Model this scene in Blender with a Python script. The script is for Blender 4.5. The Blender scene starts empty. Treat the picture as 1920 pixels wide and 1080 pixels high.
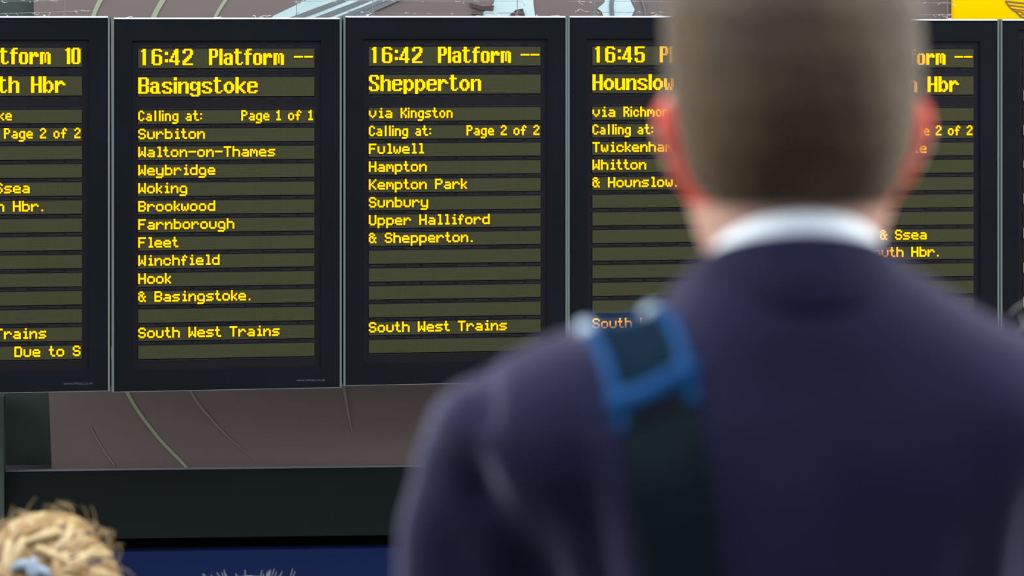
import bpy, bmesh, math, random
import numpy as np
from mathutils import Vector, Matrix
from mathutils.bvhtree import BVHTree

scene = bpy.context.scene
COL = scene.collection
random.seed(7)
PI = math.pi

# ---------------------------------------------------------------- camera
EYE = 1.72                       # camera height above the landing
LENS, SENSOR = 85.0, 36.0
F = 1920 * LENS / SENSOR         # focal length in pixels
HORIZON = 45.0                   # horizon row in the photograph
cam_data = bpy.data.cameras.new('camera')
cam = bpy.data.objects.new('camera', cam_data)
COL.objects.link(cam)
cam.location = (0, 0, EYE)
cam.rotation_euler = (PI / 2, 0, 0)
cam_data.lens = LENS
cam_data.sensor_width = SENSOR
cam_data.shift_y = -(540 - HORIZON) / 1920
cam_data.dof.use_dof = True
cam_data.dof.focus_distance = 7.45
cam_data.dof.aperture_fstop = 4.6
cam_data.clip_end = 200
scene.camera = cam

# ---------------------------------------------------------------- world, light, exposure
world = bpy.data.worlds.new('hall_light')
scene.world = world
world.use_nodes = True
wn = world.node_tree
wn.nodes['Background'].inputs['Color'].default_value = (0.80, 0.90, 1.0, 1)
wn.nodes['Background'].inputs['Strength'].default_value = 0.14


def area(name, loc, target, size, power, color=(1, 1, 1)):
    l = bpy.data.lights.new(name, 'AREA')
    l.shape = 'RECTANGLE'
    l.size, l.size_y = size
    l.energy = power
    l.color = color
    o = bpy.data.objects.new(name, l)
    COL.objects.link(o)
    o.location = loc
    o.rotation_euler = (Vector(target) - Vector(loc)).to_track_quat('-Z', 'Y').to_euler()
    return o


area('roof_skylight', (0.0, 2.0, 8.0), (0.0, 2.0, 0.0), (16, 13), 3500, (0.88, 0.94, 1.0))
area('side_rim_light', (-8.0, 4.2, 3.8), (0.0, 1.5, 1.4), (6, 5), 950, (1.0, 0.97, 0.92))  # unseen side light, added to rim the head and sleeves
area('far_side_rim_light', (8.0, 4.2, 3.8), (0.3, 1.5, 1.5), (6, 5), 950, (1.0, 0.97, 0.92))  # matching rim light added on the other side, out of view

scene.view_settings.view_transform = 'Standard'
scene.view_settings.look = 'None'
scene.view_settings.exposure = 0.0
scene.view_settings.gamma = 1.0
scene.view_settings.use_curve_mapping = False


# ---------------------------------------------------------------- helpers: objects
def tag(o, label=None, cat=None, group=None, kind=None):
    if label: o['label'] = label
    if cat: o['category'] = cat
    if group: o['group'] = group
    if kind: o['kind'] = kind
    return o


def empty(name, loc=(0, 0, 0), rz=0.0):
    o = bpy.data.objects.new(name, None)
    o.empty_display_size = 0.1
    COL.objects.link(o)
    o.location = loc
    o.rotation_euler = (0, 0, rz)
    return o


class MB:
    """collects vertices and faces for ONE mesh object"""
    def __init__(self):
        self.v, self.f, self.m = [], [], []

    def add(self, verts, faces, mi=0):
        b = len(self.v)
        self.v.extend([tuple(p) for p in verts])
        self.f.extend([tuple(i + b for i in fc) for fc in faces])
        self.m.extend([mi] * len(faces))

    def box(self, x0, x1, y0, y1, z0, z1, mi=0):
        self.add([(x0, y0, z0), (x1, y0, z0), (x1, y1, z0), (x0, y1, z0),
                  (x0, y0, z1), (x1, y0, z1), (x1, y1, z1), (x0, y1, z1)],
                 [(0, 3, 2, 1), (4, 5, 6, 7), (0, 1, 5, 4), (1, 2, 6, 5), (2, 3, 7, 6), (3, 0, 4, 7)], mi)

    def loft(self, rings, mi=0, caps=True, closed=True):
        n = len(rings[0])
        vs = [p for r in rings for p in r]
        fs = []
        rng = n if closed else n - 1
        for i in range(len(rings) - 1):
            for j in range(rng):
                a, b = i * n + j, i * n + (j + 1) % n
                fs.append((a, b, b + n, a + n))
        if caps:
            fs.append(tuple(range(n - 1, -1, -1)))
            fs.append(tuple(range((len(rings) - 1) * n, len(rings) * n)))
        self.add(vs, fs, mi)

    def tube(self, pts, radii, seg=10, mi=0, round_ends=False, flat=1.0, up=None):
        pts = [Vector(p) for p in pts]
        if not hasattr(radii, '__len__'):
            radii = [radii] * len(pts)
        radii = list(radii)
        if round_ends:
            d0 = (pts[0] - pts[1]).normalized()
            d1 = (pts[-1] - pts[-2]).normalized()
            A, B, ra, rb = pts[0], pts[-1], radii[0], radii[-1]
            k = [0.35, 0.7, 0.94]
            pre = [A + d0 * ra * s for s in (0.985, 0.8, 0.45)]
            prr = [ra * s for s in (0.17, 0.6, 0.893)]
            pos = [B + d1 * rb * s for s in (0.45, 0.8, 0.985)]
            por = [rb * s for s in (0.893, 0.6, 0.17)]
            pts = pre + pts + pos
            radii = prr + radii + por
        rings = []
        nrm = None
        for i, p in enumerate(pts):
            t = (pts[min(i + 1, len(pts) - 1)] - pts[max(i - 1, 0)])
            t = t.normalized() if t.length > 1e-9 else Vector((0, 0, 1))
            if nrm is None:
                nrm = Vector(up) if up else (Vector((1, 0, 0)) if abs(t.x) < 0.8 else Vector((0, 1, 0)))
            nrm = (nrm - t * nrm.dot(t))
            nrm = nrm.normalized() if nrm.length > 1e-6 else t.orthogonal().normalized()
            bn = t.cross(nrm)
            rings.append([p + (nrm * math.cos(2 * PI * j / seg) * flat + bn * math.sin(2 * PI * j / seg)) * radii[i]
                          for j in range(seg)])
        self.loft(rings, mi)

    def build(self, name, mats, parent=None, smooth=False, loc=None):
        me = bpy.data.meshes.new(name)
        me.from_pydata(self.v, [], self.f)
        mats = mats if isinstance(mats, (list, tuple)) else [mats]
        for m in mats:
            me.materials.append(m)
        if len(mats) > 1:
            me.polygons.foreach_set('material_index', self.m)
        if smooth:
            me.polygons.foreach_set('use_smooth', [True] * len(me.polygons))
        me.update()
        o = bpy.data.objects.new(name, me)
        COL.objects.link(o)
        if parent: o.parent = parent
        if loc: o.location = loc
        return o


def fuse(mb, voxel, smooth=4, factor=0.5):
    """one continuous skin around overlapping closed shapes; returns a mesh"""
    o = mb.build('fuse_source', bpy.data.materials[0] if bpy.data.materials else None)
    r = o.modifiers.new('r', 'REMESH'); r.mode = 'VOXEL'; r.voxel_size = voxel
    s = o.modifiers.new('s', 'SMOOTH'); s.iterations = smooth; s.factor = factor
    dg = bpy.context.evaluated_depsgraph_get()
    me = bpy.data.meshes.new_from_object(o.evaluated_get(dg))
    src = o.data
    bpy.data.objects.remove(o)
    bpy.data.meshes.remove(src)
    me.materials.clear()
    return me


def link_mesh(name, me, mats, parent=None, smooth=True):
    me.name = name
    for m in (mats if isinstance(mats, (list, tuple)) else [mats]):
        me.materials.append(m)
    if smooth:
        me.polygons.foreach_set('use_smooth', [True] * len(me.polygons))
    o = bpy.data.objects.new(name, me)
    COL.objects.link(o)
    if parent: o.parent = parent
    return o


def bevel(o, w, seg=2):
    b = o.modifiers.new('bevel', 'BEVEL'); b.width = w; b.segments = seg; b.limit_method = 'ANGLE'
    return o


# ---------------------------------------------------------------- helpers: materials
def srgb(r, g, b):
    return tuple(((c / 255) / 12.92 if c / 255 <= 0.04045 else ((c / 255 + 0.055) / 1.055) ** 2.4) for c in (r, g, b)) + (1,)


def mat(name, col, rough=0.6, metal=0.0, spec=0.5, noise=None, bump=None, sheen=None, coat=None):
    """noise=(scale, second colour, stretch xyz); bump=(scale, strength)"""
    m = bpy.data.materials.new(name)
    m.use_nodes = True
    nt = m.node_tree
    b = nt.nodes['Principled BSDF']
    b.inputs['Base Color'].default_value = col if len(col) == 4 else (*col, 1)
    b.inputs['Roughness'].default_value = rough
    b.inputs['Metallic'].default_value = metal
    b.inputs['Specular IOR Level'].default_value = spec
    if sheen:
        b.inputs['Sheen Weight'].default_value = sheen[0]
        b.inputs['Sheen Tint'].default_value = sheen[1]
        b.inputs['Sheen Roughness'].default_value = sheen[2]
    if coat:
        b.inputs['Coat Weight'].default_value = coat
        b.inputs['Coat Roughness'].default_value = 0.12
    tc = nt.nodes.new('ShaderNodeTexCoord')
    if noise:
        mp = nt.nodes.new('ShaderNodeMapping')
        mp.inputs['Scale'].default_value = noise[2] if len(noise) > 2 else (1, 1, 1)
        nz = nt.nodes.new('ShaderNodeTexNoise')
        nz.inputs['Scale'].default_value = noise[0]
        nz.inputs['Detail'].default_value = 4
        mx = nt.nodes.new('ShaderNodeMix'); mx.data_type = 'RGBA'
        mx.inputs[6].default_value = col if len(col) == 4 else (*col, 1)
        mx.inputs[7].default_value = noise[1] if len(noise[1]) == 4 else (*noise[1], 1)
        rp = nt.nodes.new('ShaderNodeMapRange')
        rp.inputs[1].default_value = 0.35; rp.inputs[2].default_value = 0.65
        nt.links.new(tc.outputs['Object'], mp.inputs['Vector'])
        nt.links.new(mp.outputs['Vector'], nz.inputs['Vector'])
        nt.links.new(nz.outputs['Fac'], rp.inputs[0])
        nt.links.new(rp.outputs[0], mx.inputs[0])
        nt.links.new(mx.outputs[2], b.inputs['Base Color'])
    if bump:
        nz = nt.nodes.new('ShaderNodeTexNoise')
        nz.inputs['Scale'].default_value = bump[0]
        nz.inputs['Detail'].default_value = 5
        bp = nt.nodes.new('ShaderNodeBump')
        bp.inputs['Strength'].default_value = bump[1]
        bp.inputs['Distance'].default_value = 0.01
        nt.links.new(tc.outputs['Object'], nz.inputs['Vector'])
        nt.links.new(nz.outputs['Fac'], bp.inputs['Height'])
        nt.links.new(bp.outputs['Normal'], b.inputs['Normal'])
    return m


M = {}
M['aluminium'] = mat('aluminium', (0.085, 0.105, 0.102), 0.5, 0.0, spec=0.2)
M['skylit_edge'] = mat('aluminium_skylit_edge', (0.50, 0.54, 0.60), 0.6, spec=0.2)
M['black_panel'] = mat('black_panel', (0.003, 0.0045, 0.006), 0.4, spec=0.1, noise=(3, (0.004, 0.005, 0.0075)))
M['screen'] = mat('screen', (0.005, 0.0055, 0.008), 0.5, spec=0.1, noise=(6, (0.007, 0.0065, 0.0085)))
M['clip_strip'] = mat('clip_strip', (0.017, 0.017, 0.022), 0.6, spec=0.1)
M['maker_mark'] = mat('maker_mark', (0.045, 0.052, 0.06), 0.6)


def led_row_material(pitch):
    """unlit LED matrix: olive lenses with a fine dark grid between the dots"""
    m = bpy.data.materials.new('unlit_dot_matrix')
    m.use_nodes = True
    nt = m.node_tree
    b = nt.nodes['Principled BSDF']
    b.inputs['Roughness'].default_value = 0.55
    b.inputs['Specular IOR Level'].default_value = 0.08
    tc = nt.nodes.new('ShaderNodeTexCoord')
    sp = nt.nodes.new('ShaderNodeSeparateXYZ')
    nt.links.new(tc.outputs['Object'], sp.inputs[0])
    outs = []
    for ax in ('X', 'Z'):
        d = nt.nodes.new('ShaderNodeMath'); d.operation = 'DIVIDE'; d.inputs[1].default_value = pitch
        fr = nt.nodes.new('ShaderNodeMath'); fr.operation = 'FRACT'
        gt = nt.nodes.new('ShaderNodeMath'); gt.operation = 'GREATER_THAN'; gt.inputs[1].default_value = 0.24
        nt.links.new(sp.outputs[ax], d.inputs[0]); nt.links.new(d.outputs[0], fr.inputs[0]); nt.links.new(fr.outputs[0], gt.inputs[0])
        outs.append(gt)
    mu = nt.nodes.new('ShaderNodeMath'); mu.operation = 'MULTIPLY'
    nt.links.new(outs[0].outputs[0], mu.inputs[0]); nt.links.new(outs[1].outputs[0], mu.inputs[1])
    nz = nt.nodes.new('ShaderNodeTexNoise'); nz.inputs['Scale'].default_value = 5
    nt.links.new(tc.outputs['Object'], nz.inputs['Vector'])
    lens = nt.nodes.new('ShaderNodeMix'); lens.data_type = 'RGBA'
    lens.inputs[6].default_value = (0.040, 0.041, 0.0165, 1)
    lens.inputs[7].default_value = (0.037, 0.040, 0.017, 1)
    nt.links.new(nz.outputs['Fac'], lens.inputs[0])
    mx = nt.nodes.new('ShaderNodeMix'); mx.data_type = 'RGBA'
    mx.inputs[6].default_value = (0.020, 0.021, 0.012, 1)
    nt.links.new(mu.outputs[0], mx.inputs[0]); nt.links.new(lens.outputs[2], mx.inputs[7])
    nt.links.new(mx.outputs[2], b.inputs['Base Color'])
    return m


def emitter(name, col, strength):
    m = bpy.data.materials.new(name)
    m.use_nodes = True
    nt = m.node_tree
    nt.nodes.remove(nt.nodes['Principled BSDF'])
    e = nt.nodes.new('ShaderNodeEmission')
    e.inputs[0].default_value = (*col, 1); e.inputs[1].default_value = strength
    nt.links.new(e.outputs[0], nt.nodes['Material Output'].inputs[0])
    return m


M['lit_led'] = emitter('lit_amber_led', (1.0, 0.42, 0.0), 2.3)
M['banner'] = mat('brown_banner', (0.135, 0.106, 0.103), 0.85, spec=0.1, noise=(1.3, (0.126, 0.102, 0.100)))
M['streak'] = mat('pale_green_streak', (0.235, 0.265, 0.180), 0.8, spec=0.1)
M['streak_faint'] = mat('faint_streak', (0.185, 0.165, 0.145), 0.8, spec=0.1)
M['print_pale'] = mat('pale_blue_print', (0.40, 0.52, 0.53), 0.7, spec=0.1, noise=(4, (0.31, 0.42, 0.44)))
M['print_shade'] = mat('grey_print', (0.115, 0.130, 0.140), 0.7, spec=0.1)
M['print_brown'] = mat('brown_print', (0.06, 0.043, 0.043), 0.8, spec=0.1)
M['green_black'] = mat('green_black_metal', (0.004, 0.0075, 0.0078), 0.6, spec=0.08, noise=(2.0, (0.005, 0.0075, 0.0072)))
M['green_panel'] = mat('dark_green_panel', (0.036, 0.050, 0.044), 0.7, spec=0.1)
M['beam_highlight'] = mat('grey_edge_highlight', (0.10, 0.10, 0.115), 0.6, spec=0.1)
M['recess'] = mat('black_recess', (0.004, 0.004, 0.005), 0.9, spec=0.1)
M['navy'] = mat('navy_fascia', (0.003, 0.009, 0.045), 0.5, spec=0.1, noise=(1.2, (0.004, 0.011, 0.054)))
M['dark_wall'] = mat('dark_wall', (0.05, 0.05, 0.055), 0.8)
M['yellow'] = mat('yellow_sign', (0.84, 0.385, 0.0), 0.7, spec=0.0)
M['ink'] = mat('sign_ink', (0.10, 0.085, 0.03), 0.6)
M['wire'] = mat('steel_wire', (0.16, 0.17, 0.18), 0.5, 0.4)
M['fluff'] = mat('grey_fluff', (0.55, 0.55, 0.56), 0.9)
M['stone'] = mat('grey_stone', (0.25, 0.24, 0.23), 0.8, noise=(8, (0.20, 0.19, 0.18)))

# ---------------------------------------------------------------- the wall of boards: its plane in the hall
Y0 = 7.5
TAN = 3.0e-5 * F
TH = math.atan(TAN)
EX = Vector((math.cos(TH), math.sin(TH), 0))      # along the boards
EY = Vector((-math.sin(TH), math.cos(TH), 0))     # into the wall


def along(px, d=0.0, tan=None):
    """distance along the board plane (set back by d) at image column px"""
    u = (px - 960) / F
    a = TH if tan is None else math.atan(tan)
    EX, EY = Vector((math.cos(a), math.sin(a), 0)), Vector((-math.sin(a), math.cos(a), 0))
    A = np.array([[u, -EX.x], [1.0, -EX.y]])
    B = np.array([d * EY.x, Y0 + d * EY.y])
    t, s = np.linalg.solve(A, B)
    return s, t


def height_at(px, py, d=0.0, tan=None):
    s, t = along(px, d, tan)
    return EYE - (py - HORIZON) * t / F


hall = Vector((0, Y0, 0))
# the hoarding behind the boards stands at a slightly different angle
TAN2 = 1.45e-5 * F
TH2 = math.atan(TAN2)
EY2 = Vector((-math.sin(TH2), math.cos(TH2), 0))


def on_wall(s, d, z):
    return hall + EX * s + EY * d + Vector((0, 0, z))


# ---------------------------------------------------------------- the setting
LOW = -1.2
lm = MB(); lm.box(-4, 4, -2.5, 2.3, -0.25, 0.0)
tag(lm.build('floor', M['stone']), 'grey stone landing', kind='structure')
sm = MB()
for i in range(8):
    y = 2.3 + i * 0.34
    z = -0.15 * (i + 1)
    sm.box(-4, 4, y, y + 0.34, z - 0.25, z)
tag(sm.build('staircase', M['stone']), 'grey stone stairs going down from the landing', kind='structure')
fm = MB(); fm.box(-7, 7, 5.02, 11.0, LOW - 0.2, LOW)
tag(fm.build('floor_lower', M['stone']), 'lower concourse floor', kind='structure')
wm = MB(); wm.box(-5, 5, 0.70, 0.88, LOW, 4.5)
w = wm.build('wall_back', M['dark_wall'], loc=hall); w.rotation_euler.z = TH2
tag(w, 'dark wall behind the boards', kind='structure')


def fascia(name, mb, m, label, cat, d=0.0, kind=None, mats=None):
    o = mb.build(name, mats or m, loc=hall + EY2 * d)
    o.rotation_euler.z = TH2
    return tag(o, label, cat, kind=kind)


BD = 0.34     # the banner hangs this far behind the fronts of the boards
sx = lambda px, d=BD: along(px, d, TAN2)[0]
hz = lambda px, py, d=BD: height_at(px, py, d, TAN2)

# banner with its printed artwork
banner = empty('advert_banner', hall + EY2 * BD, TH2)
tag(banner, 'large brown printed banner with thin curved streaks hanging behind the departure boards', 'banner')
b = MB()
bl0, bl1 = sx(62), sx(96)
zt, zb = hz(400, -420), height_at(11, 884.5, 0.31, TAN2) + 0.0022
x0t, x0b = sx(46), sx(97)
xr = sx(1791)
b.add([(x0b, 0, zb), (xr, 0, zb), (xr, 0, zt), (x0t, 0, zt), (x0b, 0.02, zb), (xr, 0.02, zb), (xr, 0.02, zt), (x0t, 0.02, zt)],
      [(0, 1, 2, 3), (7, 6, 5, 4), (0, 4, 5, 1), (1, 5, 6, 2), (2, 6, 7, 3), (3, 7, 4, 0)])
b.build('banner_sheet', M['banner'], banner)


def smooth_line(pts, n=8):
    P = [Vector(p) for p in pts]
    out = []
    for i in range(len(P) - 1):
        a, b_, c, d = P[max(i - 1, 0)], P[i], P[i + 1], P[min(i + 2, len(P) - 1)]
        for k in range(n):
            t = k / n
            out.append(0.5 * ((2 * b_) + (-a + c) * t + (2 * a - 5 * b_ + 4 * c - d) * t * t + (-a + 3 * b_ - 3 * c + d) * t ** 3))
    out.append(P[-1])
    return out


def ribbon2d(mb, pts, widths, y0, y1, mi=0):
    """flat printed line on a sheet: pts (x,z)"""
    P = smooth_line([(p[0], 0, p[1]) for p in pts])
    n = len(P)
    L, R = [], []
    for i, p in enumerate(P):
        t = (P[min(i + 1, n - 1)] - P[max(i - 1, 0)]).normalized()
        s = Vector((-t.z, 0, t.x))
        k = i / (n - 1) * (len(widths) - 1)
        a = int(min(k, len(widths) - 2)); wv = widths[a] + (widths[a + 1] - widths[a]) * (k - a)
        L.append(p + s * wv / 2); R.append(p - s * wv / 2)
    vs = [(p.x, y0, p.z) for p in L] + [(p.x, y0, p.z) for p in R] + [(p.x, y1, p.z) for p in L] + [(p.x, y1, p.z) for p in R]
    fs = []
    for i in range(n - 1):
        fs += [(i, i + 1, n + i + 1, n + i), (2 * n + i, 3 * n + i, 3 * n + i + 1, 2 * n + i + 1),
               (i, 2 * n + i, 2 * n + i + 1, i + 1), (n + i, n + i + 1, 3 * n + i + 1, 3 * n + i)]
    fs += [(0, n, 3 * n, 2 * n), (n - 1, 3 * n - 1, 4 * n - 1, 2 * n - 1)]
    mb.add(vs, fs, mi)


def wp(px, py, d=BD):
    return (sx(px, d), hz(px, py, d))


for pts, wd, m in (
        ([(265, -150), (215, -45), (172, 40), (146, 200), (160, 420), (200, 630), (240, 738), (290, 812), (340, 866), (350, 877)],
         [.016, .015, .013, .013, .012, .012, .011, .010, .009, .009], 'streak'),
        ([(385, -150), (334, -45), (283, 45), (248, 200), (262, 420), (310, 630)], [.016, .016, .014, .012], 'streak'),
        ([(310, 630), (358, 735), (400, 790), (440, 830), (480, 862)], [.009, .008, .004, .002], 'streak_faint'),
        ([(495, -130), (450, -40), (400, 40), (372, 150)], [.012, .011, .010, .008], 'streak'),
        ([(636, 640), (645, 725), (652, 770), (660, 810)], [.010, .010, .007, .002], 'streak_faint'),
        ([(170, 800), (195, 845), (215, 872)], [.002, .004, .004], 'streak_faint')):
    r = MB(); ribbon2d(r, [wp(*p) for p in pts], wd, -0.002, -0.0005)
    r.build('printed_streak', M[m], banner)


def poly_print(name, px_pts, m, y=-0.003):
    r = MB()
    P = [wp(*p) for p in px_pts]
    n = len(P)
    r.add([(p[0], y, p[1]) for p in P] + [(p[0], y + 0.0022, p[1]) for p in P],
          [tuple(range(n)), tuple(range(2 * n - 1, n - 1, -1))] + [(i, n + i, n + (i + 1) % n, (i + 1) % n) for i in range(n)])
    return r.build(name, m, banner)


poly_print('printed_highlight', [(500, 50), (512, 30), (575, 0), (640, -30), (800, -30), (735, 0), (690, 30), (670, 60)], M['print_pale'])
for a in ((548, 34, 640, 0), (590, 36, 682, 0), (628, 38, 705, 4), (652, 38, 745, -6)):
    r = MB()
    ribbon2d(r, [wp(a[0] - 20, a[1] + 8), wp((a[0] + a[2]) / 2, (a[1] + a[3]) / 2 + 2), wp(a[2] + 60, a[3] - 22)], [.012, .016, .012], -0.0045, -0.0030)
    r.build('printed_shade', M['print_shade'], banner)
poly_print('printed_highlight', [(885, 40), (905, 24), (925, 8), (935, -30), (1000, -30), (1000, 5), (1005, 45), (960, 50)], M['print_pale'])
poly_print('printed_shape', [(880, 5), (905, 12), (926, 10), (924, 20), (905, 19), (884, 14)], M['print_brown'], -0.0055)
poly_print('printed_shape', [(956, 27), (968, 18), (980, 16), (985, 32), (962, 34)], M['print_brown'], -0.0055)
poly_print('printed_shape', [(884, 22), (900, 20), (908, 25), (904, 29), (884, 26)], M['print_brown'], -0.0055)
poly_print('printed_highlight', [(1120, 16), (1133, 5), (1140, -25), (1178, -25), (1182, 2), (1190, 18), (1180, 40), (1135, 40), (1128, 22)], M['print_pale'])
poly_print('printed_shape', [(1146, -20), (1154, -20), (1150, 10), (1152, 40), (1144, 40), (1142, 10)], M['print_shade'], -0.0055)
r = MB(); ribbon2d(r, [wp(1198, -20), wp(1206, 8), wp(1210, 26), wp(1208, 44)], [.006, .007, .006], -0.003, -0.0008)
r.build('printed_shade', M['print_shade'], banner)

# dark green column left of the banner, beam, post, recess and navy fascia below
c = MB(); c.box(sx(-260), sx(140), 0.022, 0.10, hz(60, 874), hz(60, -420))
fascia('column', c, M['green_panel'], 'dark green flat column at the left edge of the brown banner', 'column', BD)
D2 = 0.31
c = MB()
s0, s1 = sx(11, D2), 3.6
z0, z1 = hz(11, 1013, D2), hz(11, 884.5, D2)
c.box(s0, s1, 0, 0.028, z0, z1)
beam = fascia('beam', c, M['green_black'], 'long dark green black beam under the brown banner', 'beam', D2)
e = MB(); e.box(s0, s1, -0.0015, 0.028, z1, z1 + 0.002)
e.build('top_edge_highlight', M['beam_highlight'], beam)  # highlight along the beam's top, put into a paler colour
c = MB(); c.box(sx(-40, D2), sx(8.5, D2), -0.02, 0.028, LOW, hz(4, 742, D2))
fascia('post', c, M['green_panel'], 'slim grey green upright post at the left end of the dark beam', 'post', D2)
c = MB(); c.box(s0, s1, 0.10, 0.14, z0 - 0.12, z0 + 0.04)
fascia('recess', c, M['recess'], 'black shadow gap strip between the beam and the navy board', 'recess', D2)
c = MB()
zn = hz(11, 1038, D2 + 0.03)
c.box(s0, s1, 0, 0.06, LOW, zn)
fascia('shop_fascia', c, M['navy'], 'navy blue panel under the dark beam', 'panel', D2 + 0.03)

# yellow sign with a winged emblem
ys = empty('yellow_sign', hall + EY2 * (BD - 0.04), TH2)
tag(ys, 'bright yellow sign with a black line winged emblem above the right hand boards', 'sign')
c = MB(); dS = BD - 0.04
c.box(sx(1788, dS), sx(1788, dS) + 1.1, 0, 0.03, hz(1800, 60, dS), hz(1800, -260, dS))
c.build('sign_panel', M['yellow'], ys)
em = MB()
for pts, wd in (([(1885, 2), (1900, 4), (1922, 6), (1948, 8)], .005), ([(1885, 2), (1890, 9), (1897, 17), (1906, 23), (1914, 31), (1926, 33), (1948, 34)], .004),
                ([(1889, 9), (1905, 11), (1922, 13), (1948, 14)], .0035), ([(1896, 16), (1910, 18), (1924, 19), (1948, 20)], .003),
                ([(1904, 21), (1914, 22), (1925, 25), (1948, 26)], .003), ([(1910, 28), (1918, 27), (1926, 28)], .0025)):
    ribbon2d(em, [wp(p[0], p[1], dS) for p in pts], [wd, wd, wd], -0.002, -0.0004)
em.build('winged_emblem', M['ink'], ys)

# ---------------------------------------------------------------- dot matrix lettering
WIDE = {
 'S': ".###. #...# #.... .###. ....# #...# .###.", 'u': "- - #...# #...# #...# #...# .###.",
 'r': "- - #.##. ##..# #.... #.... #....", 'b': "#.... #.... ####. #...# #...# #...# ####.",
 'i': "..#. .... .##. ..#. ..#. ..#. .###", 't': ".#.. .#.. ###. .#.. .#.. .#.. ..##",
 'o': "- - .###. #...# #...# #...# .###.", 'n': "- - #.##. ##..# #...# #...# #...#",
 'W': "#...# #...# #...# #.#.# #.#.# ##.## #...#", 'a': "- - .###. ....# .#### #...# .####",
 'l': ".##. ..#. ..#. ..#. ..#. ..#. .###", '-': "- - - ##### - - -", 'T': "##### ..#.. ..#.. ..#.. ..#.. ..#.. ..#..",
 'h': "#.... #.... ####. #...# #...# #...# #...#", 'm': "- - ##.#. #.#.# #.#.# #...# #...#",
 'e': "- - .###. #...# ##### #.... .####", 's': "- - .#### #.... .###. ....# ####.",
 'y': "- - #...# #...# #...# #...# .#### ....# ####.", 'd': "....# ....# .#### #...# #...# #...# .####",
 'g': "- - .###. #...# #...# #...# .#### ....# ####.", 'k': "#... #... #..# #.#. ##.. #.#. #..#",
 'B': "####. #...# #...# ####. #...# #...# ####.", 'w': "- - #...# #...# #.#.# #.#.# .#.#.",
 'F': "##### #.... #.... ####. #.... #.... #....", 'H': "#...# #...# #...# ##### #...# #...# #...#",
 '&': ".##.. #..#. .##.. #.#.# #..#. #..#. .##.#", 'f': "..#. .#.# .#.. ###. .#.. .#.. .#..",
 'c': "- - .###. #...# #.... #...# .###.", 'p': "- - ####. #...# #...# #...# ####. #.... #....",
 'K': "#...# #..#. #.#.. ##... #.#.. #..#. #...#", 'P': "####. #...# #...# ####. #.... #.... #....",
 'U': "#...# #...# #...# #...# #...# #...# .###.", 'D': "####. #...# #...# #...# #...# #...# ####.",
 'v': "- - #...# #...# #...# .#.#. ..#..", '.': "- - - - - - .#", 'R': "####. #...# #...# ####. #.#.. #..#. #...#",
 'C': ".###. #...# #.... #.... #.... #...# .###.", 'q': "- - .#### #...# #...# #...# .#### ....# ....#",
 'E': "##### #.... #.... ####. #.... #.... #####",
}
SLIM = {
 'C': ".##. #..# #... #... #... #..# .##.", 'a': "- - .##. ...# .### #..# .###", 'l': ".# .# .# .# .# .# .#",
 'i': "# . # # # # #", 'n': "- - ###. #..# #..# #..# #..#", 'g': "- - .### #..# #..# #..# .### ...# ###.",
 't': ".#.. .#.. ###. .#.. .#.. .#.. ..##", 'P': "###. #..# #..# ###. #... #... #...",
 'e': "- - .##. #..# #### #... .###", '1': ".#. ##. .#. .#. .#. .#. ###", '2': ".##. #..# ...# ..#. .#.. #... ####",
 'o': "- - .##. #..# #..# #..# .##.", 'f': "..#. .#.# .#.. ###. .#.. .#.. .#..",
 'K': "#..# #..# #.#. ##.. #.#. #..# #..#", 's': "- - .### #... .##. ...# ###.",
 'R': "###. #..# #..# ###. #.#. #..# #..#", 'c': "- - .##. #..# #... #..# .##.",
 'h': "#... #... ###. #..# #..# #..# #..#", 'm': WIDE['m'], 'd': "...# ...# .### #..# #..# #..# .###",
 'B': "###. #..# #..# ###. #..# #..# ###.", 'k': "#... #... #..# #.#. ##.. #.#. #..#", ':': "- - # - - # -",
 'v': WIDE['v'],
}
HEAD = {
 '1': ".## ### .## .## .## .## .## .## .## .## .##",
 '6': ".#####. ##...## ##..... ##..... ######. ##...## ##...## ##...## ##...## ##...## .#####.",
 ':': "- - ## ## - - - ## ## - -",
 '4': "....##. ...###. ...###. ..####. ..#.##. .##.##. .#..##. ##..##. ####### ....##. ....##.",
 '2': ".#####. ##...## ##...## .....## ....##. ...###. ..###.. .###... ###.... ##..... #######",
 '5': "####### ##..... ##..... ##..... ######. ##...## .....## .....## ##...## ##...## .#####.",
 '0': ".####. ##..## ##..## ##..## ##..## ##..## ##..## ##..## ##..## ##..## .####.",
 'P': "#####. ##..## ##..## ##..## ##..## #####. ##.... ##.... ##.... ##.... ##....",
 'l': "## ## ## ## ## ## ## ## ## ## ##",
 'a': "- - - .####. ##..## ....## .##### ##..## ##..## ##..## .#####",
 't': ".##... .##... #####. .##... .##... .##... .##... .##... .##... .##..# ..###.",
 'f': "..### .##.. .##.. ##### .##.. .##.. .##.. .##.. .##.. .##.. .##..",
 'o': "- - - .####. ##..## ##..## ##..## ##..## ##..## ##..## .####.",
 'r': "- - - ##.##. ###### ###.## ##.... ##.... ##.... ##.... ##....",
 'm': "- - - ###.##. ##.#.## ##.#.## ##.#.## ##.#.## ##.#.## ##.#.## ##...##",
 '-': "- - - - - ###### - - - - -",
}
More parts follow.
